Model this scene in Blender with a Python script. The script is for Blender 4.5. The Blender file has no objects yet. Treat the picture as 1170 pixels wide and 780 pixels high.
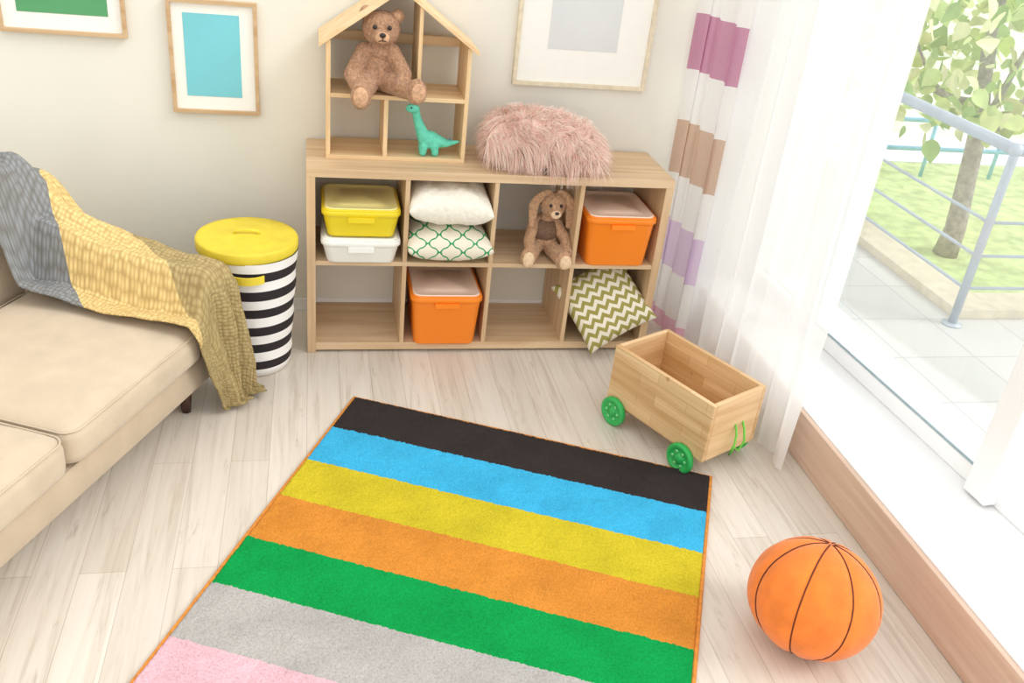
import bpy, bmesh, numpy as np, random
from math import *
from mathutils import Vector, Matrix, noise
random.seed(3); rng=np.random.default_rng(5)
SC=bpy.context.scene; COL=SC.collection
# ------------------------------------------------------------------ helpers
def lin(c):
    return tuple(((x/255)/12.92 if x/255<=.04045 else ((x/255+.055)/1.055)**2.4) for x in c)+(1,)
def newmat(name):
    m=bpy.data.materials.new(name);m.use_nodes=True
    nt=m.node_tree;b=nt.nodes['Principled BSDF'];return m,nt,b
def N(nt,t,**k):
    n=nt.nodes.new(t)
    for a,v in k.items():
        if a.startswith('i_'):
            key=a[2:]; key=int(key) if key.isdigit() else key
            n.inputs[key].default_value=v
        else: setattr(n,a,v)
    return n
def ramp(nt,stops,interp='LINEAR'):
    r=nt.nodes.new('ShaderNodeValToRGB');r.color_ramp.interpolation=interp
    e=r.color_ramp.elements
    while len(e)>1:e.remove(e[0])
    e[0].position=stops[0][0];e[0].color=stops[0][1]
    for p,c in stops[1:]:
        x=e.new(p);x.color=c
    return r
def bump(nt,b,src,strength=.3,dist=.01):
    n=nt.nodes.new('ShaderNodeBump');n.inputs['Strength'].default_value=strength;n.inputs['Distance'].default_value=dist
    nt.links.new(src,n.inputs['Height']);nt.links.new(n.outputs[0],b.inputs['Normal'])
def plain(name,c,rough=.6,var=.06,scale=30,bs=.0,bd=.004,bscale=None,sheen=0,metal=0,spec=.5):
    m,nt,b=newmat(name);L=nt.links
    tc=N(nt,'ShaderNodeTexCoord');n=N(nt,'ShaderNodeTexNoise');n.inputs['Scale'].default_value=scale;n.inputs['Detail'].default_value=4
    L.new(tc.outputs['Object'],n.inputs['Vector'])
    c0=lin(c);lo=tuple(x*(1-var*2) for x in c0[:3])+(1,);hi=tuple(min(1,x*(1+var*2)) for x in c0[:3])+(1,)
    r=ramp(nt,[(.3,lo),(.7,hi)]);L.new(n.outputs['Fac'],r.inputs[0]);L.new(r.outputs[0],b.inputs['Base Color'])
    b.inputs['Roughness'].default_value=rough;b.inputs['Metallic'].default_value=metal
    b.inputs['Specular IOR Level'].default_value=spec
    if sheen:b.inputs['Sheen Weight'].default_value=sheen
    if bs:
        n2=N(nt,'ShaderNodeTexNoise');n2.inputs['Scale'].default_value=bscale or scale;n2.inputs['Detail'].default_value=3
        L.new(tc.outputs['Object'],n2.inputs['Vector']);bump(nt,b,n2.outputs['Fac'],bs,bd)
    return m
def wood(name,c1,c2,axis='x',rough=.45,sc=1.0,knots=False,staves=0):
    m,nt,b=newmat(name);L=nt.links
    tc=N(nt,'ShaderNodeTexCoord');mp=N(nt,'ShaderNodeMapping');L.new(tc.outputs['Object'],mp.inputs[0])
    s={'x':(1.6,28,28),'y':(28,1.6,28),'z':(28,28,1.6)}[axis]
    mp.inputs['Scale'].default_value=tuple(v*sc for v in s)
    n=N(nt,'ShaderNodeTexNoise');n.inputs['Scale'].default_value=1;n.inputs['Detail'].default_value=6;n.inputs['Distortion'].default_value=.6
    L.new(mp.outputs[0],n.inputs['Vector'])
    r=ramp(nt,[(.3,lin(c2)),(.62,lin(c1))]);L.new(n.outputs['Fac'],r.inputs[0]);out=r.outputs[0]
    if staves:
        br=N(nt,'ShaderNodeTexBrick');br.offset=.37;br.offset_frequency=2
        mp2=N(nt,'ShaderNodeMapping');L.new(tc.outputs['Object'],mp2.inputs[0])
        if axis=='x':mp2.inputs['Rotation'].default_value=(pi/2,0,0)
        br.inputs['Scale'].default_value=1;br.inputs['Brick Width'].default_value=.23;br.inputs['Row Height'].default_value=staves
        br.inputs['Mortar Size'].default_value=.0008
        br.inputs['Color1'].default_value=(1,1,1,1);br.inputs['Color2'].default_value=(.78,.68,.56,1);br.inputs['Mortar'].default_value=(.55,.45,.35,1)
        L.new(mp2.outputs[0],br.inputs['Vector'])
        mx=N(nt,'ShaderNodeMixRGB',blend_type='MULTIPLY');mx.inputs[0].default_value=.8
        L.new(out,mx.inputs[1]);L.new(br.outputs['Color'],mx.inputs[2]);out=mx.outputs[0]
        vo=N(nt,'ShaderNodeTexVoronoi');vo.inputs['Scale'].default_value=9;L.new(tc.outputs['Object'],vo.inputs['Vector'])
        kr=ramp(nt,[(.06,(.55,.38,.25,1)),(.11,(1,1,1,1))]);L.new(vo.outputs['Distance'],kr.inputs[0])
        m3=N(nt,'ShaderNodeMixRGB',blend_type='MULTIPLY');m3.inputs[0].default_value=.7;L.new(out,m3.inputs[1]);L.new(kr.outputs[0],m3.inputs[2]);out=m3.outputs[0]
    L.new(out,b.inputs['Base Color']);b.inputs['Roughness'].default_value=rough
    bump(nt,b,n.outputs['Fac'],.08,.002)
    return m
class MB:
    def __init__(s):s.v=[];s.f=[];s.m=[];s.sm=[];s.mats=[];s.uv={}
    def mi(s,m):
        if m not in s.mats:s.mats.append(m)
        return s.mats.index(m)
    def add(s,vs,fs,m,smooth=False,uvs=None):
        o=len(s.v);s.v+= [tuple(v) for v in vs];i=s.mi(m)
        for f in fs:
            s.f.append(tuple(a+o for a in f));s.m.append(i);s.sm.append(smooth)
        if uvs is not None:
            for k,u in enumerate(uvs):s.uv[o+k]=u
    def box(s,x0,x1,y0,y1,z0,z1,m,M=None):
        vs=[(x,y,z) for z in(z0,z1) for y in(y0,y1) for x in(x0,x1)]
        if M is not None:vs=[tuple(M@Vector(v)) for v in vs]
        s.add(vs,[(0,2,3,1),(4,5,7,6),(0,1,5,4),(2,6,7,3),(0,4,6,2),(1,3,7,5)],m)
    def prism(s,poly,y0,y1,m):
        n=len(poly);vs=[(x,y0,z) for x,z in poly]+[(x,y1,z) for x,z in poly]
        fs=[tuple(range(n)),tuple(range(2*n-1,n-1,-1))]+[(i,i+n,(i+1)%n+n,(i+1)%n) for i in range(n)]
        s.add(vs,fs,m)
    def tube(s,pts,rad,m,seg=10,caps=True,closed=False):
        pts=[Vector(p) for p in pts];n=len(pts)
        if not hasattr(rad,'__len__'):rad=[rad]*n
        vs=[];fs=[];up=None
        for i,p in enumerate(pts):
            a=pts[(i-1)%n] if (i>0 or closed) else p; b=pts[(i+1)%n] if (i<n-1 or closed) else p
            t=(b-a).normalized()
            if up is None:
                up=Vector((0,0,1)) if abs(t.z)<.9 else Vector((1,0,0))
            u=(up-t*up.dot(t)).normalized();w=t.cross(u);up=u
            for k in range(seg):
                q=2*pi*k/seg;vs.append(p+(u*cos(q)+w*sin(q))*rad[i])
        for i in range(n if closed else n-1):
            for k in range(seg):
                j=(i+1)%n;fs.append((i*seg+k,i*seg+(k+1)%seg,j*seg+(k+1)%seg,j*seg+k))
        if caps and not closed:
            fs.append(tuple(range(seg-1,-1,-1)));fs.append(tuple((n-1)*seg+k for k in range(seg)))
        s.add(vs,fs,m,True)
    def loft(s,loops,m,cap0=True,cap1=True,smooth=True,M=None):
        n=len(loops[0]);vs=[v for l in loops for v in l];fs=[]
        if M is not None:vs=[tuple(M@Vector(v)) for v in vs]
        for i in range(len(loops)-1):
            for k in range(n):fs.append((i*n+k,i*n+(k+1)%n,(i+1)*n+(k+1)%n,(i+1)*n+k))
        if cap0:fs.append(tuple(range(n-1,-1,-1)))
        if cap1:fs.append(tuple((len(loops)-1)*n+k for k in range(n)))
        s.add(vs,fs,m,smooth)
    def lathe(s,prof,c,m,seg=48,cap0=False,cap1=False):
        s.loft([[(c[0]+r*cos(2*pi*k/seg),c[1]+r*sin(2*pi*k/seg),c[2]+z) for k in range(seg)] for r,z in prof],m,cap0,cap1)
    def sphere(s,c,r,m,rot=None,nu=20,nv=12):
        if not hasattr(r,'__len__'):r=(r,r,r)
        vs=[(0,0,1)]+[(sin(pi*j/nv)*cos(2*pi*i/nu),sin(pi*j/nv)*sin(2*pi*i/nu),cos(pi*j/nv)) for j in range(1,nv) for i in range(nu)]+[(0,0,-1)]
        fs=[(0,1+i,1+(i+1)%nu) for i in range(nu)]
        for j in range(nv-2):
            for i in range(nu):
                a=1+j*nu;b=a+nu;fs.append((a+i,b+i,b+(i+1)%nu,a+(i+1)%nu))
        e=len(vs)-1;a=1+(nv-2)*nu
        fs+=[(a+i,e,a+(i+1)%nu) for i in range(nu)]
        R=rot if rot is not None else Matrix.Identity(3)
        vs=[tuple(R@Vector((v[0]*r[0],v[1]*r[1],v[2]*r[2]))+Vector(c)) for v in vs]
        s.add(vs,fs,m,True)
    def make(s,name,parent=None,bevel=0,loc=None,rz=0,seg=2):
        me=bpy.data.meshes.new(name);me.from_pydata(s.v,[],s.f)
        for m in s.mats:me.materials.append(m)
        me.polygons.foreach_set('material_index',s.m);me.polygons.foreach_set('use_smooth',s.sm)
        if s.uv:
            ul=me.uv_layers.new(name='UVMap')
            for l in me.loops:ul.data[l.index].uv=s.uv.get(l.vertex_index,(0,0))
        me.update();o=bpy.data.objects.new(name,me);COL.objects.link(o)
        if bevel:
            b=o.modifiers.new('bev','BEVEL');b.width=bevel;b.segments=seg;b.limit_method='ANGLE';b.angle_limit=radians(40)
        if loc:o.location=loc
        o.rotation_euler.z=rz
        if parent:o.parent=parent
        return o
def empty(name,loc=(0,0,0),rz=0):
    e=bpy.data.objects.new(name,None);COL.objects.link(e);e.location=loc;e.rotation_euler.z=rz;e.empty_display_size=.1;return e
def seg_spheres(p0,r0,p1,r1,n=6):
    return [((p0[0]+(p1[0]-p0[0])*t,p0[1]+(p1[1]-p0[1])*t,p0[2]+(p1[2]-p0[2])*t),r0+(r1-r0)*t) for t in [i/(n-1) for i in range(n)]]
def blob(name,parts,mat,voxel=.005,smooth=6,parent=None):
    b=MB()
    for p in parts:
        b.sphere(p[0],p[1],mat,rot=p[2] if len(p)>2 else None)
    o=b.make(name,parent)
    r=o.modifiers.new('rm','REMESH');r.mode='VOXEL';r.voxel_size=voxel;r.use_smooth_shade=True
    s=o.modifiers.new('sm','SMOOTH');s.iterations=smooth;s.factor=.6
    return o
def fuzz(obj,n,length,width,mats,name,parent,droop=.3,jitter=.5,segs=2,zmin=None,comb=(0,0,0),clump=0):
    dg=bpy.context.evaluated_depsgraph_get();dg.update()
    ev=obj.evaluated_get(dg);me=ev.to_mesh();MW=obj.matrix_world if parent is None else obj.matrix_local
    me.calc_loop_triangles()
    T=np.array([t.vertices[:] for t in me.loop_triangles]);V=np.array([MW@v.co for v in me.vertices])
    A,B,Cc=V[T[:,0]],V[T[:,1]],V[T[:,2]];nr=np.cross(B-A,Cc-A);ar=np.linalg.norm(nr,axis=1)
    idx=rng.choice(len(T),n,p=ar/ar.sum());nn=nr[idx]/(ar[idx][:,None]+1e-12)
    r1=np.sqrt(rng.random(n));r2=rng.random(n)
    P=A[idx]*(1-r1)[:,None]+B[idx]*(r1*(1-r2))[:,None]+Cc[idx]*(r1*r2)[:,None]
    D=nn+rng.normal(0,jitter,(n,3))+np.array(comb)
    if clump:
        G=P[rng.choice(n,clump)];GD=rng.normal(0,.55,(clump,3))
        ci=np.concatenate([((P[k:k+2000,None,:]-G[None])**2).sum(-1).argmin(1) for k in range(0,n,2000)])
        D+=GD[ci]
    D/=np.linalg.norm(D,axis=1)[:,None]
    S=np.cross(D,rng.normal(0,1,(n,3)));S/=np.linalg.norm(S,axis=1)[:,None]
    ln=length*(.6+.6*rng.random(n));K=segs+1
    W=np.empty((n,2*K,3))
    for k in range(K):
        t=k/segs;p=P+D*(ln*t)[:,None];p[:,2]-=droop*ln*t*t
        if zmin is not None:
            p[:,2]=np.maximum(p[:,2],np.where(p[:,1]>-.01,zmin,-9));p[:,1]=np.minimum(p[:,1],.378)
        w=width*(1-t*.85)
        W[:,2*k]=p-S*w/2;W[:,2*k+1]=p+S*w/2
    faces=np.concatenate([np.stack([np.arange(n)*2*K+2*k,np.arange(n)*2*K+2*k+1,np.arange(n)*2*K+2*k+3,np.arange(n)*2*K+2*k+2],1) for k in range(segs)])
    m=bpy.data.meshes.new(name);m.from_pydata(W.reshape(-1,3).tolist(),[],faces.tolist())
    for q in mats:m.materials.append(q)
    mi=np.tile(rng.integers(0,len(mats),n),segs);m.polygons.foreach_set('material_index',mi.tolist())
    m.update();o=bpy.data.objects.new(name,m);COL.objects.link(o);o.parent=parent
    ev.to_mesh_clear();return o
# ------------------------------------------------------------------ camera
cam=bpy.data.cameras.new('camera');co=bpy.data.objects.new('camera',cam);COL.objects.link(co)
yaw,pit,rol,F=.2429,.497,-.1129,1041.4
fw=Vector((sin(yaw)*cos(pit),cos(yaw)*cos(pit),-sin(pit)));r=Vector((cos(yaw),-sin(yaw),0));d=fw.cross(r)
r2=r*cos(rol)+d*sin(rol);d2=-r*sin(rol)+d*cos(rol)
Mx=Matrix((( r2.x,-d2.x,-fw.x,.0299),(r2.y,-d2.y,-fw.y,-3.3598),(r2.z,-d2.z,-fw.z,1.9259),(0,0,0,1)))
co.matrix_world=Mx;cam.sensor_width=36;cam.lens=36*F/1170;cam.clip_start=.05;SC.camera=co
# ------------------------------------------------------------------ light
w=bpy.data.worlds.new('sky');SC.world=w;w.use_nodes=True
bg=w.node_tree.nodes['Background'];bg.inputs[0].default_value=(1,.995,.98,1);bg.inputs[1].default_value=1.46
sl=bpy.data.lights.new('sun','SUN');sl.energy=1.8;sl.angle=radians(24);sl.color=(1,.97,.92)
so=bpy.data.objects.new('sun',sl);COL.objects.link(so);so.rotation_euler=Vector((-.75,.28,-.70)).to_track_quat('-Z','Y').to_euler()
try:
    SC.view_settings.view_transform='Standard'
except Exception:pass
# ------------------------------------------------------------------ materials
WALL=plain('wall_paint',(229,227,217),.9,.01,3,.05,.002,200)
WHITE=plain('white_paint',(243,243,243),.5,.01,5)
WX=wood('shelf_wood_x',(222,194,158),(200,166,126),'x')
WZ=wood('shelf_wood_z',(220,190,152),(196,162,122),'z')
DX=wood('pine_x',(236,208,164),(220,182,132),'x');DZ=wood('pine_z',(236,206,160),(218,180,130),'z')
# floor
m,nt,b=newmat('whitewashed_planks');L=nt.links
tc=N(nt,'ShaderNodeTexCoord');mp=N(nt,'ShaderNodeMapping');mp.inputs['Rotation'].default_value=(0,0,pi/2);L.new(tc.outputs['Object'],mp.inputs[0])
br=N(nt,'ShaderNodeTexBrick');br.offset=.41;br.offset_frequency=2
for k,v in (('Scale',1),('Brick Width',1.25),('Row Height',.125),('Mortar Size',.0011),('Mortar Smooth',.1),('Bias',0)):br.inputs[k].default_value=v
br.inputs['Color1'].default_value=lin((224,216,205));br.inputs['Color2'].default_value=lin((211,202,190));br.inputs['Mortar'].default_value=lin((188,177,163))
L.new(mp.outputs[0],br.inputs['Vector'])
mp2=N(nt,'ShaderNodeMapping');mp2.inputs['Scale'].default_value=(30,1.7,1);L.new(tc.outputs['Object'],mp2.inputs[0])
n1=N(nt,'ShaderNodeTexNoise');n1.inputs['Scale'].default_value=1;n1.inputs['Detail'].default_value=9;n1.inputs['Roughness'].default_value=.68;n1.inputs['Distortion'].default_value=.9;L.new(mp2.outputs[0],n1.inputs['Vector'])
rr=ramp(nt,[(.32,(.64,.59,.53,1)),(.47,(.92,.90,.87,1)),(.6,(1,1,1,1))]);L.new(n1.outputs['Fac'],rr.inputs[0])
mx=N(nt,'ShaderNodeMixRGB',blend_type='MULTIPLY');mx.inputs[0].default_value=.7;L.new(br.outputs['Color'],mx.inputs[1]);L.new(rr.outputs[0],mx.inputs[2])
mp3=N(nt,'ShaderNodeMapping');mp3.inputs['Scale'].default_value=(15,2.8,1);L.new(tc.outputs['Object'],mp3.inputs[0])
n3=N(nt,'ShaderNodeTexNoise');n3.inputs['Scale'].default_value=1.2;n3.inputs['Detail'].default_value=8;n3.inputs['Roughness'].default_value=.72;L.new(mp3.outputs[0],n3.inputs['Vector'])
r3=ramp(nt,[(.32,(.52,.46,.40,1)),(.40,(1,1,1,1))]);L.new(n3.outputs['Fac'],r3.inputs[0])
mx2=N(nt,'ShaderNodeMixRGB',blend_type='MULTIPLY');mx2.inputs[0].default_value=.55;L.new(mx.outputs[0],mx2.inputs[1]);L.new(r3.outputs[0],mx2.inputs[2])
L.new(mx2.outputs[0],b.inputs['Base Color']);b.inputs['Roughness'].default_value=.36
bump(nt,b,rr.outputs[0],.06,.002);FLOOR=m
# ------------------------------------------------------------------ room shell
WYP=.385
b=MB();b.box(-3.4,1.80,-6,WYP,-.1,0,FLOOR);b.make('floor')
b=MB();b.box(-3.4,2.35,WYP,WYP+.12,-.1,2.7,WALL);b.make('wall_back')
b=MB();b.box(-3.52,-3.4,-6,WYP+.12,-.1,2.7,WALL);b.make('wall_left')
b=MB();b.box(-3.4,1.80,WYP-.006,WYP,0,.06,WHITE);b.make('baseboard_back',bevel=.002)
SILLW=wood('sill_wood',(216,188,168),(198,166,144),'y')
b=MB();b.box(1.80,1.82,-6,WYP,0,.185,SILLW);b.make('baseboard_right',bevel=.003)
b=MB();b.box(1.82,2.42,-6,WYP,-.1,.19,WHITE);b.make('wall_right',bevel=.004)
# window
GL=bpy.data.materials.new('window_glass');GL.use_nodes=True;nt=GL.node_tree;nt.nodes.clear()
o_=N(nt,'ShaderNodeOutputMaterial');t_=N(nt,'ShaderNodeBsdfTransparent');t_.inputs[0].default_value=(.97,.99,1,1);g_=N(nt,'ShaderNodeBsdfGlossy');g_.inputs['Roughness'].default_value=.02
mxs=N(nt,'ShaderNodeMixShader');mxs.inputs[0].default_value=.14;nt.links.new(t_.outputs[0],mxs.inputs[1]);nt.links.new(g_.outputs[0],mxs.inputs[2]);nt.links.new(mxs.outputs[0],o_.inputs[0])
GASK=plain('gasket_blue_grey',(150,168,176),.5)
PVC=plain('window_pvc',(246,247,248),.35,.005,5)
win=empty('window_1',(2.17,-.15,0),.06)
b=MB()
b.box(-.05,.05,-5,.56,.19,.26,PVC)
b.box(-.05,.05,-5,.56,2.45,2.55,PVC)
b.box(-.05,.05,-.06,.06,.26,2.45,PVC)
b.box(-.05,.05,.46,.56,.26,2.45,PVC)
b.box(-.10,.05,-1.23,-1.13,.20,2.45,PVC)
b.box(-.05,.05,-3.0,-2.9,.26,2.45,PVC)
b.make('frame',win,bevel=.006)
b=MB()
for y0,y1 in((-.075,-.06),(-1.13,-1.115)):b.box(-.052,-.046,y0,y1,.26,2.45,GASK)
b.box(-.052,-.046,-1.13,-.06,.26,.268,GASK);b.make('gasket',win)
b=MB();b.box(-.006,.006,-1.13,-.06,.26,2.45,GL);b.box(-.006,.006,-2.9,-1.23,.26,2.45,GL);b.box(-.006,.006,.06,.46,.26,2.45,GL);b.make('glass',win)
# ------------------------------------------------------------------ outside
m,nt,b_=newmat('patio_tiles');L=nt.links;tc=N(nt,'ShaderNodeTexCoord');br=N(nt,'ShaderNodeTexBrick')
for k,v in (('Scale',1),('Brick Width',.4),('Row Height',.4),('Mortar Size',.004)):br.inputs[k].default_value=v
br.inputs['Color1'].default_value=lin((218,216,212));br.inputs['Color2'].default_value=lin((209,208,204));br.inputs['Mortar'].default_value=lin((184,182,178));br.offset=0
L.new(tc.outputs['Object'],br.inputs['Vector']);L.new(br.outputs['Color'],b_.inputs['Base Color']);b_.inputs['Roughness'].default_value=.5;PAT=m
b=MB();b.box(2.44,3.36,-7,7,-.3,-.05,PAT);b.box(3.36,10,-7,.40,-.3,-.05,PAT);b.make('patio')
CURB=plain('curb_concrete',(224,214,190),.9,.05,12,.3,.01)
b=MB();b.box(3.362,3.6,.402,7,-.30,.0,CURB);b.box(3.602,10,.402,.62,-.30,.0,CURB);b.make('patio_curb')
GR=plain('lawn_grass',(204,220,154),.95,.12,9,.6,.03,60)
b=MB();b.box(3.602,30,.622,4.0,-.6,-.301,GR);b.make('lawn')
b=MB();b.box(3.602,40,4.0,5.0,-.6,-.29,plain('footpath_asphalt',(228,228,226),.9,.02,5));b.make('footpath')
b=MB();b.box(3.602,60,5.0,40,-.65,-.32,plain('meadow_grass',(218,230,198),.95,.12,1.5));b.make('meadow')
MET=plain('brushed_steel',(188,198,208),.35,.03,10,metal=.3)
rl=MB();PX,PY=3.3,.34
rl.tube([(PX,PY,-.05),(PX,PY,.84),(PX,PY,.88)],.022,MET,14)
rl.tube([(PX,PY,.89),(PX,6,.89)],.030,MET,14);rl.tube([(PX,PY,.89),(9,PY,.89)],.030,MET,14)
rl.sphere((PX,PY,.89),.034,MET)
for z in (.16,.34,.52):
    rl.tube([(PX,PY,z),(PX,6,z)],.009,MET,8);rl.tube([(PX,PY,z),(9,PY,z)],.009,MET,8)
for yy in (2.3,4.2):rl.tube([(PX,yy,-.05),(PX,yy,.89)],.02,MET,12)
for xx in (5.2,7.1):rl.tube([(xx,PY,-.05),(xx,PY,.89)],.02,MET,12)
rl.lathe([(.05,0),(.05,.01),(.022,.014)],(PX,PY,-.05),MET,20,True,True)
rl.make('balcony_railing')
BLF=plain('blue_fence_paint',(150,205,230),.5)
fb=MB()
for z in (.25,.5):fb.tube([(3.9,3.6,z-.3),(12,3.6,z-.3)],.02,BLF,6)
for i in range(12):fb.tube([(3.9+i*.7,3.6,-.3),(3.9+i*.7,3.6,.3)],.018,BLF,6)
fb.make('garden_fence')
BARK=plain('tree_bark',(172,166,156),.9,.15,20,.6,.02,25)
LEAVES=[plain('leaf_%d'%i,c,.6,.1,8) for i,c in enumerate([(220,232,156),(196,216,138),(236,240,186),(168,198,120)])]
tr=empty('garden_tree',(4.38,1.86,0))
b=MB();b.tube([(0,0,-.30),(.01,0,-.1),(-.02,.01,.2),(-.06,0,.45),(-.1,0,.7),(-.2,.02,1.1),(-.25,0,1.8)],[.085,.07,.062,.058,.05,.035,.02],BARK,12)
for k,(q,h,l) in enumerate([(0.2,.45,.7),(2.6,.5,.75),(3.4,.62,.8),(5.4,.6,.6),(1.2,.7,.7),(4.4,.7,.6)]):
    pts=[(-.06+cos(q)*l*t,sin(q)*l*t*.8,h+.55*t+.12*sin(t*4+k)) for t in (0,.25,.5,.75,1)]
    b.tube(pts,[.034,.026,.018,.012,.006],BARK,8)
b.make('trunk',tr)
b=MB()
pr=[(0,0,0),(.12,.26,.03),(.35,.42,.07),(.62,.38,.05),(.88,.2,-.02),(1.15,0,-.12),(.88,-.2,-.02),(.62,-.38,.05),(.35,-.42,.07),(.12,-.26,.03),(.5,0,-.03)]
for i in range(760):
    while True:
        p=Vector(rng.uniform(-1,1,3))
        if p.length<1:break
    c=Vector((-.25+p.x*1.05,p.y*.8,1.33+p.z*.82));s=random.uniform(.06,.16)
    a=Vector(rng.normal(0,1,3));a.z-=1.0;a.normalize();u=a.cross(Vector(rng.normal(0,1,3))).normalized();n_=a.cross(u)
    vs=[c+(a*x+u*y+n_*z)*s for x,y,z in pr]
    b.add(vs,[(k,(k+1)%10,10) for k in range(10)],LEAVES[i%4],True)
b.make('foliage',tr)
# ------------------------------------------------------------------ cube shelf
SW,SH,SD=1.47,.793,.377
b=MB();t=.034
b.box(0,SW,0,SD,SH-t,SH,WX);b.box(t,SW-t,.002,SD,0.012,.045,WX)
b.box(0,t,0,SD,0,SH-t,WZ);b.box(SW-t,SW,0,SD,0,SH-t,WZ)
cellw=(SW-2*t)/4
b.box(t,SW-t,.002,SD-.002,.396,.414,WX)
for i in (1,2,3):
    xc=t+cellw*i
    b.box(xc-.009,xc+.009,.003,SD-.003,.045,.396,WZ);b.box(xc-.009,xc+.009,.003,SD-.003,.414,SH-t,WZ)
b.make('cube_shelf',bevel=.0015)
# ------------------------------------------------------------------ storage boxes
def rrect(hx,hy,r,z,n=6):
    out=[]
    for cx,cy,a0 in((hx-r,hy-r,0),(-hx+r,hy-r,pi/2),(-hx+r,-hy+r,pi),(hx-r,-hy+r,3*pi/2)):
        for k in range(n+1):
            a=a0+pi/2*k/n;out.append((cx+r*cos(a),cy+r*sin(a),z))
    return out
def plastic(name,c,rough=.35,tr=0):
    return plain(name,c,rough,.01,5)
ORG=plastic('orange_plastic',(255,140,30));YEL=plastic('yellow_plastic',(238,214,36));WPL=plastic('white_plastic',(244,244,238))
LIDP=plastic('frosted_lid',(255,226,206),.3);LIDY=plastic('frosted_lid_yellow',(250,236,160),.3);LIDW=plastic('clear_lid',(246,246,238),.3)
def tub(name,x,y,z,wx,wy,h,mat,lid,rz=0,raised=False):
    b=MB();hx,hy=wx/2,wy/2
    b.loft([rrect(hx*.84,hy*.86,.03,0.0),rrect(hx*.86,hy*.88,.035,.006),rrect(hx*.95,hy*.95,.035,h-.03),rrect(hx*.955,hy*.955,.035,h-.028),rrect(hx*.99,hy*.99,.04,h-.022),rrect(hx,hy,.04,h-.02),rrect(hx,hy,.04,h-.006),rrect(hx*.985,hy*.985,.04,h-.002),rrect(hx*.93,hy*.94,.035,h-.004)],mat,True,True)
    b.box(-.05,.05,-hy-.004,-hy*.93,h-.045,h-.024,mat)
    b.loft([rrect(hx*.985,hy*.985,.038,h-.003),rrect(hx*.985,hy*.985,.038,h+.003),rrect(hx*.94,hy*.94,.036,h+.004)],mat,True,True)
    b.loft([rrect(hx*.93,hy*.93,.034,h+.0035),rrect(hx*.92,hy*.92,.034,h+.008),rrect(hx*.87,hy*.88,.03,h+.008),rrect(hx*.85,hy*.86,.03,h+.005),rrect(hx*.6,hy*.6,.03,h+.0045),rrect(hx*.58,hy*.58,.03,h+.007)],lid,True,True)
    return b.make(name,None,0,(x,y,z),rz)
cx=[t+cellw*(i+.5) for i in range(4)]
tub('storage_box',cx[1]+.005,.13,.0455,.30,.33,.225,ORG,LIDP)
tub('storage_box',cx[3]+.01,.14,.4145,.30,.33,.215,ORG,LIDP)
tub('storage_box',cx[0],.13,.4145,.31,.32,.098,WPL,LIDW)
tub('storage_box',cx[0],.13,.5225,.305,.30,.11,YEL,LIDY)
# ------------------------------------------------------------------ pillows
def pillow(name,w,dp,th,mat,M,nu=44,pinch=.07,wr=.006,seed=0,sag=0,pw=.42):
    b=MB()
    for sgn in(1,-1):
        vs=[];uv=[];fs=[]
        for j in range(nu+1):
            for i in range(nu+1):
                u=-1+2*i/nu;v=-1+2*j/nu
                u=sin(u*pi/2)*.35+u*.65;v=sin(v*pi/2)*.35+v*.65
                e=max(0,(1-abs(u)**2.6))*max(0,(1-abs(v)**2.6))
                z=sgn*th/2*e**pw
                x=w/2*u*(1-pinch*(1-v*v)*abs(u)**2);y=dp/2*v*(1-pinch*(1-u*u)*abs(v)**2)
                q=Vector((u*2.2+seed,v*2.2,sgn*2))
                z+=noise.noise(q)*wr*2*e**.5+noise.noise(q*3)*wr*e**.5
                vs.append((x,y,z));uv.append(((u+1)/2,(v+1)/2))
        for j in range(nu):
            for i in range(nu):
                a=j*(nu+1)+i;f=(a,a+1,a+nu+2,a+nu+1);fs.append(f if sgn>0 else f[::-1])
        b.add(vs,fs,mat,True,uv)
    o=b.make(name)
    bm=bmesh.new();bm.from_mesh(o.data);bmesh.ops.remove_doubles(bm,verts=bm.verts,dist=.0006);bm.to_mesh(o.data);bm.free()
    o.matrix_world=M
    return o
def uvpat(name,fn,bscale=300,rough=.85,space='UV'):
    m,nt,b=newmat(name);tc=N(nt,'ShaderNodeTexCoord');sp=N(nt,'ShaderNodeSeparateXYZ');nt.links.new(tc.outputs[space],sp.inputs[0])
    def M_(op,a,b2=None):
        n=N(nt,'ShaderNodeMath',operation=op)
        for i,x in enumerate((a,b2)):
            if x is None:continue
            if isinstance(x,(int,float)):n.inputs[i].default_value=x
            else:nt.links.new(x,n.inputs[i])
        return n.outputs[0]
    fac,c1,c2=fn(M_,sp.outputs[0],sp.outputs[1],sp.outputs[2])
    mx=N(nt,'ShaderNodeMixRGB');nt.links.new(fac,mx.inputs[0]);mx.inputs[1].default_value=lin(c1);mx.inputs[2].default_value=lin(c2)
    nt.links.new(mx.outputs[0],b.inputs['Base Color']);b.inputs['Roughness'].default_value=rough
    n=N(nt,'ShaderNodeTexNoise');n.inputs['Scale'].default_value=bscale;nt.links.new(tc.outputs['UV'],n.inputs['Vector']);bump(nt,b,n.outputs['Fac'],.3,.002)
    return m
def chev(M_,u,v,w_):
    z=M_('ABSOLUTE',M_('SUBTRACT',M_('FRACT',M_('MULTIPLY',u,7)),.5))
    s=M_('FRACT',M_('ADD',M_('MULTIPLY',v,8),M_('MULTIPLY',z,1.15)))
    return M_('GREATER_THAN',s,.5),(238,232,215),(160,152,78)
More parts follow.
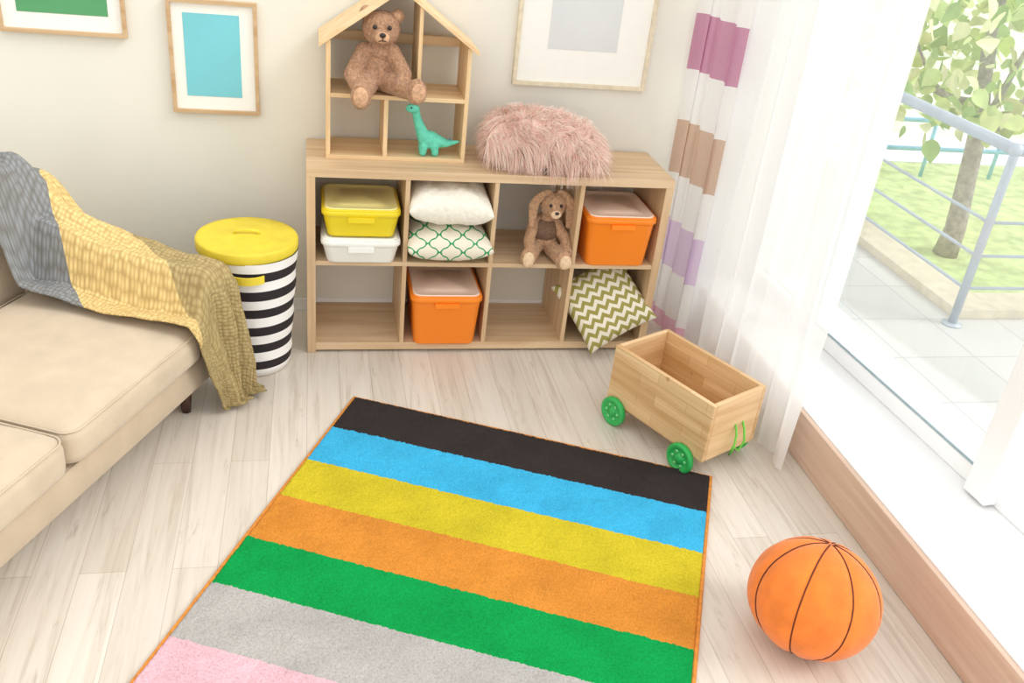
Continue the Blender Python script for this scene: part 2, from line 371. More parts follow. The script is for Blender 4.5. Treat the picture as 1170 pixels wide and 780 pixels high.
def trel(M_,x,y,z):
    a=M_('MULTIPLY',x,2*pi/.095);c=M_('MULTIPLY',M_('ADD',M_('MULTIPLY',z,2.0),M_('MULTIPLY',y,.8)),2*pi/.15)
    s=M_('ADD',M_('COSINE',a),M_('COSINE',c))
    s=M_('ADD',s,M_('MULTIPLY',M_('COSINE',M_('MULTIPLY',a,3)),.22))
    return M_('LESS_THAN',M_('ABSOLUTE',s),.25),(240,232,214),(40,156,96)
CHEV=uvpat('chevron_fabric',chev);TREL=uvpat('trellis_fabric',trel,space='Object')
CREAM=plain('cream_fabric',(242,236,222),.95,.04,60,.5,.004,120,sheen=.2)
E3=lambda x,y,z:Matrix.Rotation(z,4,'Z')@Matrix.Rotation(y,4,'Y')@Matrix.Rotation(x,4,'X')
pillow('trellis_pillow',.345,.37,.15,TREL,Matrix.Translation((cx[1]-.002,.12,.490))@E3(.0,.0,.02),seed=3,wr=.003,pinch=.04)
pillow('cream_pillow',.335,.36,.16,CREAM,Matrix.Translation((cx[1]+.0,.12,.650))@E3(.03,.02,-.03),seed=7,pinch=.04)
pillow('chevron_pillow',.345,.345,.13,CHEV,Matrix.Translation((cx[3]+.008,.055,.212))@E3(.75,-.42,.25),seed=9)
PINKB=plain('pink_fur_base',(255,226,212),.9,.05,40)
PK=[plain('pink_fur_%d'%i,c,.7,.03,20,spec=.2) for i,c in enumerate([(255,230,216),(254,216,202),(255,240,230),(248,204,190)])]
pe=empty('fluffy_pink_pillow')
po=pillow('cover',.46,.27,.185,PINKB,Matrix.Translation((.935,.150,.900))@E3(.06,.10,-.20),seed=2,pw=.6);po.parent=pe
fuzz(po,19000,.074,.0023,PK,'fur',pe,droop=.55,jitter=.32,segs=3,comb=(.3,-.35,.05),clump=170,zmin=SH+.002)
# ------------------------------------------------------------------ doll house
b=MB();x0,x1,y0,y1=.075,.615,.125,.36;bt=.016;zb=SH;zw=1.238
b.box(x0,x1,y0,y1,zb,zb+bt,DX)
b.box(x0,x0+bt,y0,y1,zb+bt,zw,DZ);b.box(x1-bt,x1,y0,y1,zb+bt,zw,DZ)
b.box(x0+bt,x1-bt,y0,y1,1.03,1.03+bt,DX)
b.box(.292,.308,y0,y1,zb+bt,1.03,DZ);b.box(.412,.426,y0,y1,1.046,1.375,DZ)
xm=(x0+x1)/2;za=1.425
for sg in(-1,1):
    xe=xm+sg*(x1-x0)/2*1.10;ze=zw-.026
    b.prism([(xe,ze),(xm,za),(xm,za+.018),(xe,ze+.018)] if sg<0 else [(xm,za),(xe,ze),(xe,ze+.018),(xm,za+.018)],y0-.01,y1+.01,DX)
b.box(x0+bt,x1-bt,y1-.02,y1-.008,1.20,1.235,DX)
b.make('doll_house',bevel=.0012)
# ------------------------------------------------------------------ plush toys
BR=plain('teddy_plush',(178,138,108),.95,.16,90,.7,.006,160,sheen=.2);BR2=plain('teddy_plush_pale',(206,164,130),.95,.12,90,.6,.005,160)
BRF=[plain('teddy_fur_%d'%i,c,.9,.05,20) for i,c in enumerate([(178,136,102),(196,156,120),(150,112,82)])]
DK=plain('dark_thread',(40,28,22),.3);BRM=plain('mouth_thread',(90,56,40),.7)
tb=empty('teddy_bear')
H=Vector((.275,.17,1.282))
parts=[((.265,.2,1.130),(.075,.062,.088)),((.268,.19,1.195),(.058,.05,.04)),(H,(.070,.060,.064)),(H+Vector((.0,-.047,-.018)),(.036,.036,.028)),
 (H+Vector((-.055,.005,.052)),(.026,.014,.026)),(H+Vector((.060,.005,.047)),(.026,.014,.026))]
parts+=seg_spheres((.215,.175,1.195),.033,(.168,.12,1.12),.029)+seg_spheres((.168,.12,1.12),.029,(.192,.07,1.085),.028)
parts+=seg_spheres((.32,.175,1.195),.033,(.362,.12,1.13),.029)+seg_spheres((.362,.12,1.13),.029,(.348,.075,1.10),.028)
parts+=seg_spheres((.235,.17,1.093),.045,(.205,.03,1.080),.036,8)+[((.198,.0,1.072),(.038,.024,.050))]
parts+=seg_spheres((.30,.17,1.093),.045,(.385,.05,1.089),.036,8)+[((.402,.022,1.092),(.037,.026,.048))]
bd=blob('body',parts,BR,.0045,3,tb)
b=MB();b.sphere((.196,-.020,1.072),(.027,.009,.037),BR2);b.sphere((.406,-.001,1.092),(.027,.009,.035),BR2)
b.sphere(H+Vector((0,-.072,-.02)),(.027,.016,.021),BR2)
for s,zz in((-1,.052),(1,.047)):b.sphere(H+Vector((s*.057,-.005,zz)),(.016,.010,.016),BR2)
b.make('pads',tb)
b=MB();b.sphere(H+Vector((0,-.092,-.008)),(.012,.008,.009),DK)
for s in(-1,1):b.sphere(H+Vector((s*.027,-.062,.014)),.0085,DK)
b.tube([H+Vector((0,-.091,-.014)),H+Vector((0,-.090,-.027))],.0018,BRM,6);b.tube([H+Vector((-.014,-.084,-.031)),H+Vector((0,-.090,-.027)),H+Vector((.014,-.084,-.031))],.0018,BRM,6);b.make('face',tb)
fuzz(bd,9000,.006,.0014,BRF,'fur',tb,.1,.6,1)
# bunny
BN=plain('bunny_plush',(188,148,114),.95,.14,90,.7,.006,160,sheen=.2);BJ=plain('bunny_vest',(120,92,74),.95,.1,90,.6,.005,160);BP=plain('bunny_pale',(230,200,164),.95,.08,90,.5,.004,160)
bn=empty('plush_bunny',(.0,0,0));OX=.02
def bx(p):return (p[0]+OX,p[1],p[2])
H=Vector((.972+OX,.085,.645))
parts=[(bx((.955,.13,.507)),(.065,.057,.085)),(H,(.052,.050,.054)),(H+Vector((0,-.038,-.018)),(.030,.032,.026)),(bx((.962,.11,.59)),(.03,.03,.03))]
parts+=seg_spheres(bx((.91,.12,.56)),.025,bx((.878,.05,.50)),.023)+seg_spheres(bx((.878,.05,.5)),.023,bx((.882,.015,.47)),.023)
parts+=seg_spheres(bx((1.0,.12,.56)),.025,bx((1.038,.07,.50)),.023)+seg_spheres(bx((1.038,.07,.5)),.023,bx((1.04,.02,.465)),.023)
parts+=seg_spheres(bx((.925,.12,.455)),.036,bx((.880,.0,.453)),.029,8)+[(bx((.862,-.035,.460)),(.033,.030,.042))]
parts+=seg_spheres(bx((.985,.12,.455)),.036,bx((1.0,.0,.449)),.029,8)+[(bx((1.012,-.03,.447)),(.035,.030,.040))]
bd=blob('body',parts,BN,.0045,3,bn)
b=MB()
for s,dx in((-1,-.060),(1,.050)):
    for k in range(14):
        tt=k/13;c=H+Vector((s*.024+dx*min(1,tt*1.7),.0-.012*tt,.050-.135*tt**1.3+ .02*sin(pi*tt)))
        b.sphere(c,(.012+.012*sin(pi*min(1,tt*.8+.1)),.009,.016),BN,nu=12,nv=8)
e=b.make('ears',bn);rm=e.modifiers.new('r','REMESH');rm.mode='VOXEL';rm.voxel_size=.004;rm.use_smooth_shade=True
sm=e.modifiers.new('s','SMOOTH');sm.iterations=3
b=MB();b.sphere(bx((.955,.126,.522)),(.0675,.060,.062),BJ);b.make('vest',bn)
b=MB();b.sphere(bx((.858,-.060,.460)),(.024,.009,.033),BP);b.sphere(bx((1.016,-.055,.447)),(.025,.009,.031),BP);b.sphere(H+Vector((0,-.062,-.02)),(.022,.013,.018),BP);b.make('pads',bn)
b=MB();b.sphere(H+Vector((0,-.077,-.010)),(.009,.006,.007),DK)
for s in(-1,1):b.sphere(H+Vector((s*.022,-.047,.012)),.007,DK)
b.make('face',bn)
fuzz(bd,6000,.006,.0014,[BRF[0],BRF[1]],'fur',bn,.1,.6,1)
# dinosaur
DM=plain('mint_plush',(104,208,180),.9,.06,60,.3,.003,120);DS=plain('dino_spines',(70,150,180),.9)
dn=empty('toy_dinosaur');zb2=SH+bt
parts=[((.475,.17,zb2+.062),(.044,.031,.036))]+seg_spheres((.452,.168,zb2+.075),.027,(.425,.16,zb2+.14),.017)+seg_spheres((.425,.16,zb2+.14),.017,(.415,.15,zb2+.178),.016)
parts+=[((.402,.14,zb2+.190),(.028,.017,.018))]+seg_spheres((.505,.17,zb2+.057),.027,(.545,.165,zb2+.05),.015)+seg_spheres((.545,.165,zb2+.05),.015,(.59,.155,zb2+.062),.006)
for dx,dy in((-.022,-.018),(-.022,.02),(.022,-.018),(.022,.02)):parts+=seg_spheres((.475+dx,.17+dy,zb2+.04),.017,(.475+dx*1.1,.17+dy*1.1,zb2+.015),.0145,5)
blob('body',parts,DM,.0035,4,dn)
b=MB()
for k in range(8):
    tt=k/7;x=.44+.115*tt;z=zb2+.118-.2*tt*.28-.02*sin(pi*tt) if k else zb2+.134
    b.add([(x-.008,.168,z-.006),(x+.008,.168,z-.010),(x+.004,.164,z+.012),(x,.173,z-.008)],[(0,1,2),(1,3,2),(3,0,2)],DS)
b.make('spines',dn)
b=MB()
for s in(-1,1):b.sphere((.396,.14+s*.014-.002,zb2+.196),.0035,DK)
b.make('eyes',dn)
# ------------------------------------------------------------------ pictures
FRW=wood('frame_wood',(204,174,136),(186,150,108),'x');FRC=plain('frame_cream',(222,210,184),.5)
def picture(name,x0,x1,z0,z1,px0,px1,pz0,pz1,fm,fw_,col,tilt=0):
    b=MB();y=WYP-.001;m2=plain(name+'_print',col,.6,.03,3);mt=plain(name+'_mat',(243,242,236),.8,.005)
    b.box(x0,x1,y-.022,y,z0,z0+fw_,fm);b.box(x0,x1,y-.022,y,z1-fw_,z1,fm);b.box(x0,x0+fw_,y-.022,y,z0+fw_,z1-fw_,fm);b.box(x1-fw_,x1,y-.022,y,z0+fw_,z1-fw_,fm)
    b.box(x0+fw_,x1-fw_,y-.010,y-.001,z0+fw_,z1-fw_,mt);b.box(px0,px1,y-.0115,y-.0105,pz0,pz1,m2)
    b.make(name,bevel=.0015)
picture('picture_frame',-1.085,-.65,1.148,1.48,-1.02,-.71,1.220,1.41,FRW,.014,(84,156,104))
picture('picture_frame',-.505,-.18,.88,1.305,-.45,-.245,.945,1.255,FRW,.014,(120,200,212))
picture('picture_frame',.83,1.405,1.06,1.80,.965,1.26,1.21,1.64,FRC,.016,(214,217,218))
# ------------------------------------------------------------------ laundry basket
m,nt,b_=newmat('striped_canvas');tc=N(nt,'ShaderNodeTexCoord');sp=N(nt,'ShaderNodeSeparateXYZ');nt.links.new(tc.outputs['Object'],sp.inputs[0])
ma=N(nt,'ShaderNodeMath',operation='MULTIPLY');ma.inputs[1].default_value=1/.077;nt.links.new(sp.outputs[2],ma.inputs[0])
mf=N(nt,'ShaderNodeMath',operation='FRACT');nt.links.new(ma.outputs[0],mf.inputs[0]);mg=N(nt,'ShaderNodeMath',operation='GREATER_THAN');mg.inputs[1].default_value=.5;nt.links.new(mf.outputs[0],mg.inputs[0])
mc=N(nt,'ShaderNodeMixRGB');mc.inputs[1].default_value=lin((244,242,240));mc.inputs[2].default_value=lin((38,32,36));nt.links.new(mg.outputs[0],mc.inputs[0]);nt.links.new(mc.outputs[0],b_.inputs['Base Color']);b_.inputs['Roughness'].default_value=.85
nz=N(nt,'ShaderNodeTexNoise');nz.inputs['Scale'].default_value=9;nt.links.new(tc.outputs['Object'],nz.inputs['Vector']);bump(nt,b_,nz.outputs['Fac'],.35,.02);STR=m
BKX,BKY=-.218,-.05
bk=empty('laundry_basket',(BKX,BKY,0))
b=MB();prof=[(.10,.002),(.133,.004),(.14,.03)]+[(.14+.034*(k/10)+.0035*sin(k*2.1),.03+.47*k/10) for k in range(1,11)]
b.lathe(prof,(.012,-.01,0),STR,56,True,False);b.make('canvas_body',bk)
YF=plain('yellow_lid_fabric',(228,206,60),.6,.04,15,.3,.006,14)
b=MB();b.lathe([(.174,.495),(.186,.497),(.188,.505),(.188,.532),(.184,.540),(.17,.537),(.12,.543),(.05,.550),(.001,.552)],(0,0,0),YF,56)
b.tube([(-.045,-.01,.550),(-.04,-.01,.562),(0,-.01,.566),(.04,-.01,.562),(.045,-.01,.550)],.006,YF,8)
b.make('lid',bk)
b=MB();hp=[]
for k in range(11):
    a=-1.95+.72*k/10;rr_=.176+.014*sin(pi*k/10);hp.append((.008+rr_*cos(a),-.008+rr_*sin(a)))
vs=[];fs=[]
for x,y in hp:vs+=[(x,y,.425),(x,y,.455),(x*1.03,y*1.03,.455),(x*1.03,y*1.03,.425)]
for k in range(10):
    for q in range(4):fs.append((4*k+q,4*k+(q+1)%4,4*k+4+(q+1)%4,4*k+4+q))
b.add(vs,fs,YF);b.make('handle_strap',bk)
# ------------------------------------------------------------------ rug
RW,RS,NS=1.362,.2098,8;RL=RS*NS;dx=.0055
nx,ny=int(RW/dx),int(RL/dx)
X,Y=np.meshgrid(np.linspace(0,RW,nx+1),-np.linspace(0,RL,ny+1))
lo=rng.normal(0,1,(ny//4+3,nx//4+3));
yi=np.arange(ny+1)/4;xi=np.arange(nx+1)/4
y0_=yi.astype(int);x0_=xi.astype(int);fy=(yi-y0_)[:,None];fx=(xi-x0_)[None,:]
LN=lo[y0_][:,x0_]*(1-fy)*(1-fx)+lo[y0_+1][:,x0_]*fy*(1-fx)+lo[y0_][:,x0_+1]*(1-fy)*fx+lo[y0_+1][:,x0_+1]*fy*fx
Z=.017+rng.random(X.shape)*.0035+LN*.0009
ed=np.minimum(np.minimum(X,RW-X),np.minimum(-Y,RL+Y));Z=np.where(ed<.003,.004,Z)
X=X+rng.normal(0,.0009,X.shape)*(ed>.01);Y=Y+rng.normal(0,.0009,X.shape)*(ed>.01)
V=np.stack([X,Y,Z],-1).reshape(-1,3)
I=np.arange((nx+1)*(ny+1)).reshape(ny+1,nx+1);Fc=np.stack([I[:-1,:-1],I[1:,:-1],I[1:,1:],I[:-1,1:]],-1).reshape(-1,4)
m,nt,b_=newmat('rug_pile');L=nt.links;tc=N(nt,'ShaderNodeTexCoord');sp=N(nt,'ShaderNodeSeparateXYZ');L.new(tc.outputs['Object'],sp.inputs[0])
nz=N(nt,'ShaderNodeTexNoise');nz.inputs['Scale'].default_value=90;L.new(tc.outputs['Object'],nz.inputs['Vector'])
a1=N(nt,'ShaderNodeMath',operation='MULTIPLY_ADD');a1.inputs[1].default_value=.012;L.new(nz.outputs['Fac'],a1.inputs[0]);L.new(sp.outputs[1],a1.inputs[2])
a2=N(nt,'ShaderNodeMath',operation='MULTIPLY');a2.inputs[1].default_value=-1/(RS*10);L.new(a1.outputs[0],a2.inputs[0])
cols=[(56,50,49),(66,180,226),(208,190,48),(218,142,58),(16,156,76),(184,180,176),(230,186,196),(150,120,180)]
rp=ramp(nt,[(i/10,lin(c)) for i,c in enumerate(cols)],'CONSTANT');L.new(a2.outputs[0],rp.inputs[0])
n2=N(nt,'ShaderNodeTexNoise');n2.inputs['Scale'].default_value=160;n2.inputs['Detail'].default_value=4;L.new(tc.outputs['Object'],n2.inputs['Vector'])
r4=ramp(nt,[(.3,(.70,.70,.70,1)),(.6,(1,1,1,1))]);L.new(n2.outputs['Fac'],r4.inputs[0])
mm=N(nt,'ShaderNodeMixRGB',blend_type='MULTIPLY');mm.inputs[0].default_value=.8;L.new(rp.outputs[0],mm.inputs[1]);L.new(r4.outputs[0],mm.inputs[2])
n5=N(nt,'ShaderNodeTexNoise');n5.inputs['Scale'].default_value=7;n5.inputs['Detail'].default_value=3;L.new(tc.outputs['Object'],n5.inputs['Vector'])
r5=ramp(nt,[(.3,(.86,.86,.86,1)),(.6,(1,1,1,1))]);L.new(n5.outputs['Fac'],r5.inputs[0])
m5=N(nt,'ShaderNodeMixRGB',blend_type='MULTIPLY');m5.inputs[0].default_value=1;L.new(mm.outputs[0],m5.inputs[1]);L.new(r5.outputs[0],m5.inputs[2])
L.new(m5.outputs[0],b_.inputs['Base Color']);b_.inputs['Roughness'].default_value=.95;b_.inputs['Specular IOR Level'].default_value=.1;bump(nt,b_,n2.outputs['Fac'],.5,.004)
rg=empty('striped_rug',(.178,-.369,0),-.4308)
me=bpy.data.meshes.new('pile');me.from_pydata(V.tolist(),[],Fc.tolist());me.materials.append(m);me.polygons.foreach_set('use_smooth',[True]*len(Fc))
ro=bpy.data.objects.new('pile',me);COL.objects.link(ro);ro.parent=rg
BIND=plain('rug_binding',(214,136,52),.8,.1,60,.4,.003,200)
b=MB();b.tube([(-.002,.002,.008),(RW/2,.003,.008),(RW+.002,.002,.008),(RW+.003,-RL/2,.008),(RW+.002,-RL-.002,.008),(RW/2,-RL-.003,.008),(-.002,-RL-.002,.008),(-.003,-RL/2,.008)],.0075,BIND,8,closed=True);b.make('binding',rg)
# ------------------------------------------------------------------ toy wagon
WG=wood('wagon_wood',(238,206,160),(214,172,120),'x',staves=.045);WG2=wood('wagon_wood_y',(236,202,156),(212,170,118),'y')
GRN=plastic('green_wheel',(44,176,86),.4);GRL=plastic('green_hub',(130,220,150),.4)
ua=atan2(-.89,.455);wl,ww=.49,.285
wg=empty('toy_wagon',(1.137,-.515,0),ua)
b=MB();p=.018;z0,z1=.085,.32
b.box(0,wl,0,p,z0,z1,WG);b.box(0,wl,ww-p,ww,z0,z1,WG)
b.box(0,p,p,ww-p,z0,z1,WG2);b.box(wl-p,wl,p,ww-p,z0,z1,WG2);b.box(p,wl-p,p,ww-p,z0+.01,z0+.025,WG2)
b.make('box',wg,bevel=.003)
b=MB()
AX=wood('axle_wood',(230,196,150),(210,170,120),'y')
for xx in(.065,wl-.085):
    b.box(xx-.02,xx+.02,.0,ww,.052,.085,AX)
b.make('axle_blocks',wg,bevel=.002)
b=MB();WR=.058
for xx in(.055,wl-.085):
    for yy,s in((-.002,-1),(ww+.002,1)):
        lp=[]
        for rr_,yo in((.014,0),(WR-.003,0),(WR,.004),(WR,.018),(WR-.004,.022),(WR-.016,.022),(WR-.018,.017),(.018,.017),(.016,.024),(.002,.024)):
            lp.append([(xx+rr_*cos(2*pi*k/36),yy+s*yo,WR+rr_*sin(2*pi*k/36)) for k in range(36)])
        b.loft(lp,GRN)
        for q in range(6):
            an=2*pi*q/6
            b.loft([[(xx+.029*cos(an)+.006*cos(2*pi*k/10),yy+s*yo,WR+.029*sin(an)+.006*sin(2*pi*k/10)) for k in range(10)] for yo in(.016,.020)],GRL)
b.make('wheels',wg)
b=MB()
b.tube([(wl-.001,.15,.20),(wl+.02,.14,.17),(wl+.035,.12,.13),(wl+.03,.11,.10),(wl+.025,.13,.125),(wl+.03,.16,.10),(wl+.035,.175,.14),(wl+.02,.18,.18),(wl-.001,.19,.20)],.004,plastic('lime_cord',(110,200,70),.6),8);b.make('pull_cord',wg)
# ------------------------------------------------------------------ ball pouf
BO=plain('orange_felt',(238,128,46),.9,.06,20,.4,.004,70,sheen=.2);SEAM=plain('seam_thread',(96,38,16),.7)
bp=empty('basketball_pouf',(1.40,-1.68,.158))
b=MB();vs=[];nu,nv=96,60
T=Matrix.Rotation(-.35,3,'X')@Matrix.Rotation(.25,3,'Y')
def seamf(v):
    th=atan2(v.y,v.x);return abs(((th/(pi/4))+.5)%1-.5)*(pi/4)*max(.001,(v.x**2+v.y**2)**.5)
def surf(v):
    q=T.inverted()@v;dd=seamf(q);k=1-.03*exp(-(dd/.07)**2)+.010*noise.noise(v*2.2)
    z=v.z*.158 if v.z>-.0 else v.z*.156
    return Vector((v.x*.183*k,v.y*.183*k,max(z*k,-.155)))
for j in range(1,nv):
    for i in range(nu):
        ph=pi*j/nv;th=2*pi*i/nu;vs.append(surf(Vector((sin(ph)*cos(th),sin(ph)*sin(th),cos(ph)))))
vs=[surf(Vector((0,0,1)))]+vs+[surf(Vector((0,0,-1)))]
fs=[(0,1+i,1+(i+1)%nu) for i in range(nu)]
for j in range(nv-2):
    for i in range(nu):
        a=1+j*nu;fs.append((a+i,a+nu+i,a+nu+(i+1)%nu,a+(i+1)%nu))
e=len(vs)-1;a=1+(nv-2)*nu;fs+=[(a+i,e,a+(i+1)%nu) for i in range(nu)]
b.add(vs,fs,BO,True);b.make('felt_cover',bp)
b=MB()
for k in range(8):
    th=k*pi/4
    b.tube([surf(T@Vector((sin(q)*cos(th),sin(q)*sin(th),cos(q))))*1.005 for q in [pi*i/60 for i in range(1,60)]],.0022,SEAM,6)
b.make('seams',bp)
# ------------------------------------------------------------------ sofa
SOF=plain('sofa_velour',(198,181,157),.85,.03,12,.25,.003,220,sheen=.3);SOFB=plain('sofa_base_velour',(190,172,148),.85,.03,12,.2,.003,220,sheen=.2)
LEGW=plain('dark_leg_wood',(70,44,34),.4)
AV=Vector((.4176,.9086,0));BV=Vector((-.9086,.4176,0))
sa=atan2(.9086,.4176)
sf=empty('sofa',(-.37,-.44,0),sa)
def cushion(name,x0,x1,y0,y1,z0,z1,mat,puff=.02,rad=.035,seed=0,par=sf,slope=0):
    cx_,cy_=(x0+x1)/2,(y0+y1)/2
    bm=bmesh.new();bmesh.ops.create_cube(bm,size=2)
    bmesh.ops.subdivide_edges(bm,edges=bm.edges,cuts=19,use_grid_fill=True)
    hx,hy,hz=(x1-x0)/2,(y1-y0)/2,(z1-z0)/2
    for v in bm.verts:
        u=v.co.copy();p_=Vector((u.x*hx,u.y*hy,u.z*hz))
        c=Vector((max(-hx+rad,min(hx-rad,p_.x)),max(-hy+rad,min(hy-rad,p_.y)),max(-hz+rad,min(hz-rad,p_.z))))
        dd=p_-c
        if dd.length>1e-6:p_=c+dd.normalized()*min(rad,dd.length if dd.length<rad else rad)
        if u.z>0:p_.z+=puff*(1-u.x**2)*(1-u.y**2)*u.z+noise.noise(Vector((u.x*1.5+seed,u.y*1.5,0)))*.006
        if abs(u.y)>.99:p_.y+=u.y*.010*(1-u.z**2)*(1-u.x**4)
        v.co=p_+Vector((cx_,cy_,(z0+z1)/2+slope*(u.y+1)/2*(u.z+1)/2))
    me=bpy.data.meshes.new(name);bm.to_mesh(me);bm.free();me.materials.append(mat)
    me.polygons.foreach_set('use_smooth',[True]*len(me.polygons))
    o=bpy.data.objects.new(name,me);COL.objects.link(o);o.parent=par
    if not slope:
        pb=MB();pts=rrect(hx-.006,hy-.002,rad,0);pb.tube([(x+cx_,y+cy_,z1-rad*.35) for x,y,_ in pts],.003,mat,6,closed=True);pb.make(name+'_piping',par)
    return o
ARM,AW,SLP=.53,.15,.10
cushion('base',-1.60,AW,.0,.84,.11,.235,SOFB,0,.02)
cushion('seat_cushion_1',-.705,-.005,-.03,.66,.235,.375,SOF,.022,.045,1)
cushion('seat_cushion_2',-1.41,-.71,-.03,.66,.235,.375,SOF,.022,.045,5)
cushion('arm_far',.0,AW,-.01,.84,.235,ARM,SOF,.005,.06,2,slope=SLP)
cushion('arm_near',-1.60,-1.415,-.01,.84,.235,ARM,SOF,.005,.06,3,slope=SLP)
cushion('back',-1.58,AW-.05,.68,.90,.235,.77,SOF,.01,.07,4)
b=MB()
for x,y in((-.01,.06),(-1.54,.06),(.09,.78),(-1.54,.78)):b.tube([(x,y,.0),(x,y,.112)],[.016,.026],LEGW,12)
b.make('legs',sf)
# ------------------------------------------------------------------ throw blanket laid over the arm and the end of the backrest
def ss(x,a,b):
    x=min(1,max(0,(x-a)/(b-a)));return x*x*(3-2*x)
def lerp(a,b,t):return a+(b-a)*t
def rng_(a,b,n):return [a+(b-a)*k/n for k in range(n)]
acols=rng_(-.13,-.06,9)+rng_(-.06,.03,16)+rng_(.03,AW-.02,12)+rng_(AW-.02,AW+.36,44)+[AW+.36]
brows=rng_(-.60,-.02,64)+rng_(-.02,.54,50)+rng_(.54,.70,26)+rng_(.70,.92,14)+[.92]
vs=[];uv=[]
for ap in acols:
    for bp_ in brows:
        edge=.02*noise.noise(Vector((bp_*4,1.7,0)))
        dxo=max(0,ap-AW);dyf=max(0,-.02-bp_)
        a_in=min(ap,AW)+edge*(1-ss(ap,-.1,0));b_in=max(bp_,-.02)
        arm=ARM+.012+SLP*ss(b_in,0,1)*1.15
        h=lerp(.405,arm,ss(a_in,-.055,.012)**.8)
        h-=.02*ss(a_in,AW-.05,AW)
        top=lerp(.805,.73,ss(a_in,.04,AW))
        h=max(h,lerp(h,top,ss(b_in,lerp(.575,.50,ss(a_in,0,AW)),.69)))
        fr=dyf/.58
        hang=dyf
        if dxo==0: hang=dyf*(h-.03)/(ARM-.02) if h<ARM else dyf
        R=hypot(dxo*1.0,hang);a_=a_in+fr*.16*(AW-a_in)/(AW+.13)
        s1=ap*1.0+.10*bp_
        ph=2*pi*(s1/.105)+2.2*noise.noise(Vector((ap*3,bp_*2.2,3)))
        ph2=2*pi*(s1/.21+bp_*.9)+2.5*noise.noise(Vector((ap*2+5,bp_*1.5,9)))
        amp=(.020+.014*ss(R,0,.3))*(.5+.9*abs(noise.noise(Vector((ap*4,bp_*2.5,7))))*2)
        if h<.42:amp*=.4
        rip=amp*(.5+.5*sin(ph))+.016*(.5+.5*sin(ph2))+.008*noise.noise(Vector((ap*14,bp_*14,2)))+.006
        if R<1e-6:
            x,y,z=a_,b_in,h+rip*.9
            z+=.02*ss(b_in,.25,.5)*(1-ss(b_in,.6,.7))
        else:
            th=atan2(hang,dxo);drop=max(0,R-.012)
            off=.018+.055*R+rip*ss(R,0,.05)
            zz=h-drop+rip*.9*(1-ss(R,0,.06));ex=0
            zmin=.012+rip*.5
            if zz<zmin:ex=zmin-zz;zz=zmin
            off+=min(ex*.5,.05)
            off_a=min(off,.075) if hang<.05 else min(off,.10)
            if dxo>0 and hang>0:x,y,z=a_+off_a*cos(th),b_in-off*sin(th),zz
            elif dxo>0:x,y,z=a_+off_a,b_in,zz
            else:x,y,z=a_,b_in-off,zz
        vs.append((x,y,z));uv.append((ap+.2,bp_+.7))
nb_=len(brows);na_=len(acols)
tm,nt,b_=newmat('knitted_throw');L=nt.links;tc=N(nt,'ShaderNodeTexCoord');sp=N(nt,'ShaderNodeSeparateXYZ');L.new(tc.outputs['UV'],sp.inputs[0])
def MM(op,a,b2,c=None):
    n=N(nt,'ShaderNodeMath',operation=op)
    for i,x in enumerate((a,b2,c)):
        if x is None:continue
        if isinstance(x,(int,float)):n.inputs[i].default_value=x
        else:L.new(x,n.inputs[i])
    return n.outputs[0]
U_,V_=sp.outputs[0],sp.outputs[1]
grey=MM('GREATER_THAN',MM('MULTIPLY_ADD',U_,-1.2,V_),1.12-1.2*.14)
yel=MM('LESS_THAN',MM('MULTIPLY_ADD',V_,-.62,U_),-.285)
mA=N(nt,'ShaderNodeMixRGB');mA.inputs[1].default_value=lin((190,170,120));mA.inputs[2].default_value=lin((240,212,146));L.new(yel,mA.inputs[0])
mB=N(nt,'ShaderNodeMixRGB');mB.inputs[2].default_value=lin((146,150,154));L.new(mA.outputs[0],mB.inputs[1]);L.new(grey,mB.inputs[0])
mpn=N(nt,'ShaderNodeMapping');mpn.inputs['Scale'].default_value=(78,66,1);L.new(tc.outputs['UV'],mpn.inputs[0])
ck=N(nt,'ShaderNodeTexVoronoi');ck.inputs['Scale'].default_value=1.0;ck.inputs['Randomness'].default_value=.4;L.new(mpn.outputs[0],ck.inputs['Vector'])
rk=ramp(nt,[(.1,(1,1,1,1)),(.7,(.50,.44,.36,1))]);L.new(ck.outputs['Distance'],rk.inputs[0])
mm=N(nt,'ShaderNodeMixRGB',blend_type='MULTIPLY');mm.inputs[0].default_value=.8;L.new(mB.outputs[0],mm.inputs[1]);L.new(rk.outputs[0],mm.inputs[2]);L.new(mm.outputs[0],b_.inputs['Base Color'])
b_.inputs['Roughness'].default_value=.95;bump(nt,b_,rk.outputs[0],.8,.007)
b=MB()
fs=[(i*nb_+j,(i+1)*nb_+j,(i+1)*nb_+j+1,i*nb_+j+1) for i in range(na_-1) for j in range(nb_-1)]
b.add(vs,fs,tm,True,uv);to=b.make('throw_blanket',None,0,(-.37,-.44,0),sa)
s=to.modifiers.new('s','SMOOTH');s.iterations=4;s.factor=.5
s=to.modifiers.new('so','SOLIDIFY');s.thickness=.006;s.offset=1
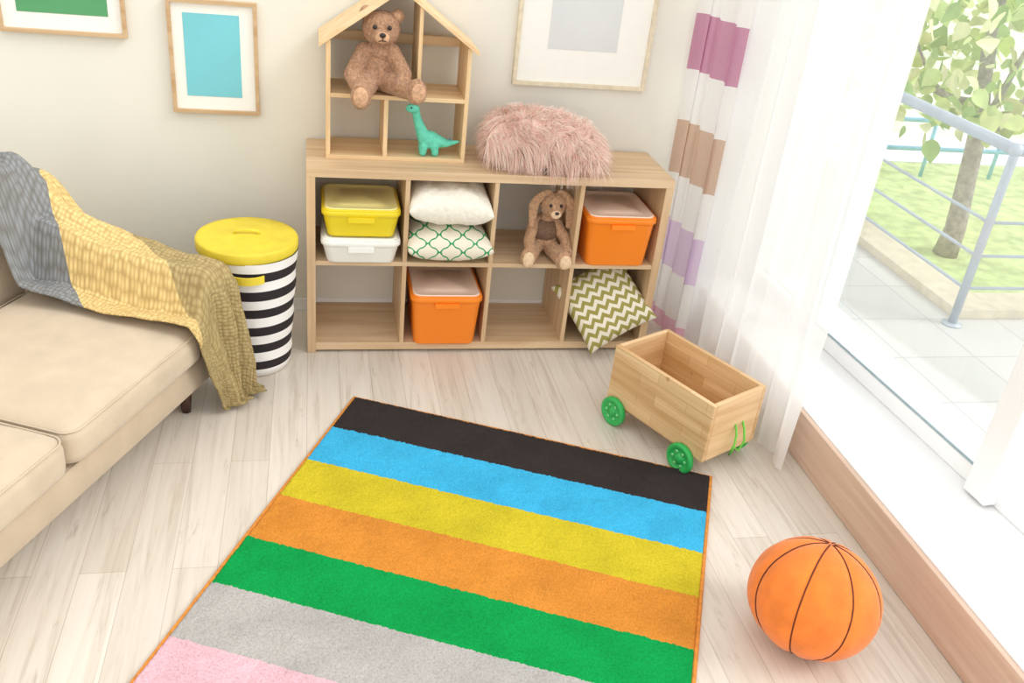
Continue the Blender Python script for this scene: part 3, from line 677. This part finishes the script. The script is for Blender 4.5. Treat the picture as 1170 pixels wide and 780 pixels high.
# ------------------------------------------------------------------ curtains
def sheer(name,col,alpha,bands=False):
    m=bpy.data.materials.new(name);m.use_nodes=True;nt=m.node_tree;nt.nodes.clear();L=nt.links
    o=N(nt,'ShaderNodeOutputMaterial');dfn=N(nt,'ShaderNodeBsdfDiffuse');tl=N(nt,'ShaderNodeBsdfTranslucent');tp=N(nt,'ShaderNodeBsdfTransparent')
    m1=N(nt,'ShaderNodeMixShader');m1.inputs[0].default_value=.5;m2=N(nt,'ShaderNodeMixShader');m2.inputs[0].default_value=alpha
    L.new(dfn.outputs[0],m1.inputs[1]);L.new(tl.outputs[0],m1.inputs[2]);L.new(tp.outputs[0],m2.inputs[1]);L.new(m1.outputs[0],m2.inputs[2]);L.new(m2.outputs[0],o.inputs[0])
    if bands:
        tc=N(nt,'ShaderNodeTexCoord');sp=N(nt,'ShaderNodeSeparateXYZ');L.new(tc.outputs['Object'],sp.inputs[0])
        dv=N(nt,'ShaderNodeMath',operation='DIVIDE');dv.inputs[1].default_value=2.5;L.new(sp.outputs[2],dv.inputs[0])
        W_=lin(col);st=[(0,lin((240,196,216))),(.08,W_),(.30,lin((226,206,232))),(.51,W_),(.72,lin((214,186,166))),(.95,W_),(1.17,lin((204,148,176))),(1.39,W_),(1.62,lin((214,186,166))),(1.84,W_),(2.06,lin((226,206,232))),(2.27,W_)]
        rp=ramp(nt,[(z/2.5,c) for z,c in st],'CONSTANT');L.new(dv.outputs[0],rp.inputs[0]);L.new(rp.outputs[0],dfn.inputs[0]);L.new(rp.outputs[0],tl.inputs[0])
    else:
        dfn.inputs[0].default_value=lin(col);tl.inputs[0].default_value=lin(col)
    return m
def curtain(name,p0,p1,mat,folds,amp,zt=2.42,z0=.008,seed=0,nz_=.8):
    p0=Vector((*p0,0));p1=Vector((*p1,0));dr=(p1-p0);ln=dr.length;dr.normalize();nr=Vector((-dr.y,dr.x,0));b=MB()
    nu,nv=folds*22,30;vs=[];fs=[]
    for j in range(nv+1):
        z=z0+(zt-z0)*j/nv
        for i in range(nu+1):
            u=i/nu;ph=2*pi*folds*u+3.2*noise.noise(Vector((u*3.1,z*.35,seed)))+1.0*noise.noise(Vector((u*9,z*.8,seed+4)))
            am=amp*max(.15,(.75+1.1*noise.noise(Vector((u*4+seed,z*.35,3)))))
            k=.5-.5*cos(pi*min(1,min(u,1-u)*20))
            p=p0+dr*(u*ln+.008*sin(ph*2)*k)+nr*(sin(ph)*am+.3*am*sin(2.3*ph+seed))
            vs.append((p.x,p.y,z))
    for j in range(nv):
        for i in range(nu):
            a=j*(nu+1)+i;fs.append((a,a+1,a+nu+2,a+nu+1))
    b.add(vs,fs,mat,True);return b.make(name)
curtain('striped_curtain',(1.60,.35),(1.655,.03),sheer('striped_voile',(246,245,244),.92,True),3,.022,seed=2)
curtain('sheer_curtain',(1.715,.18),(1.71,-.91),sheer('white_voile',(253,253,254),.80),7,.024,seed=5)
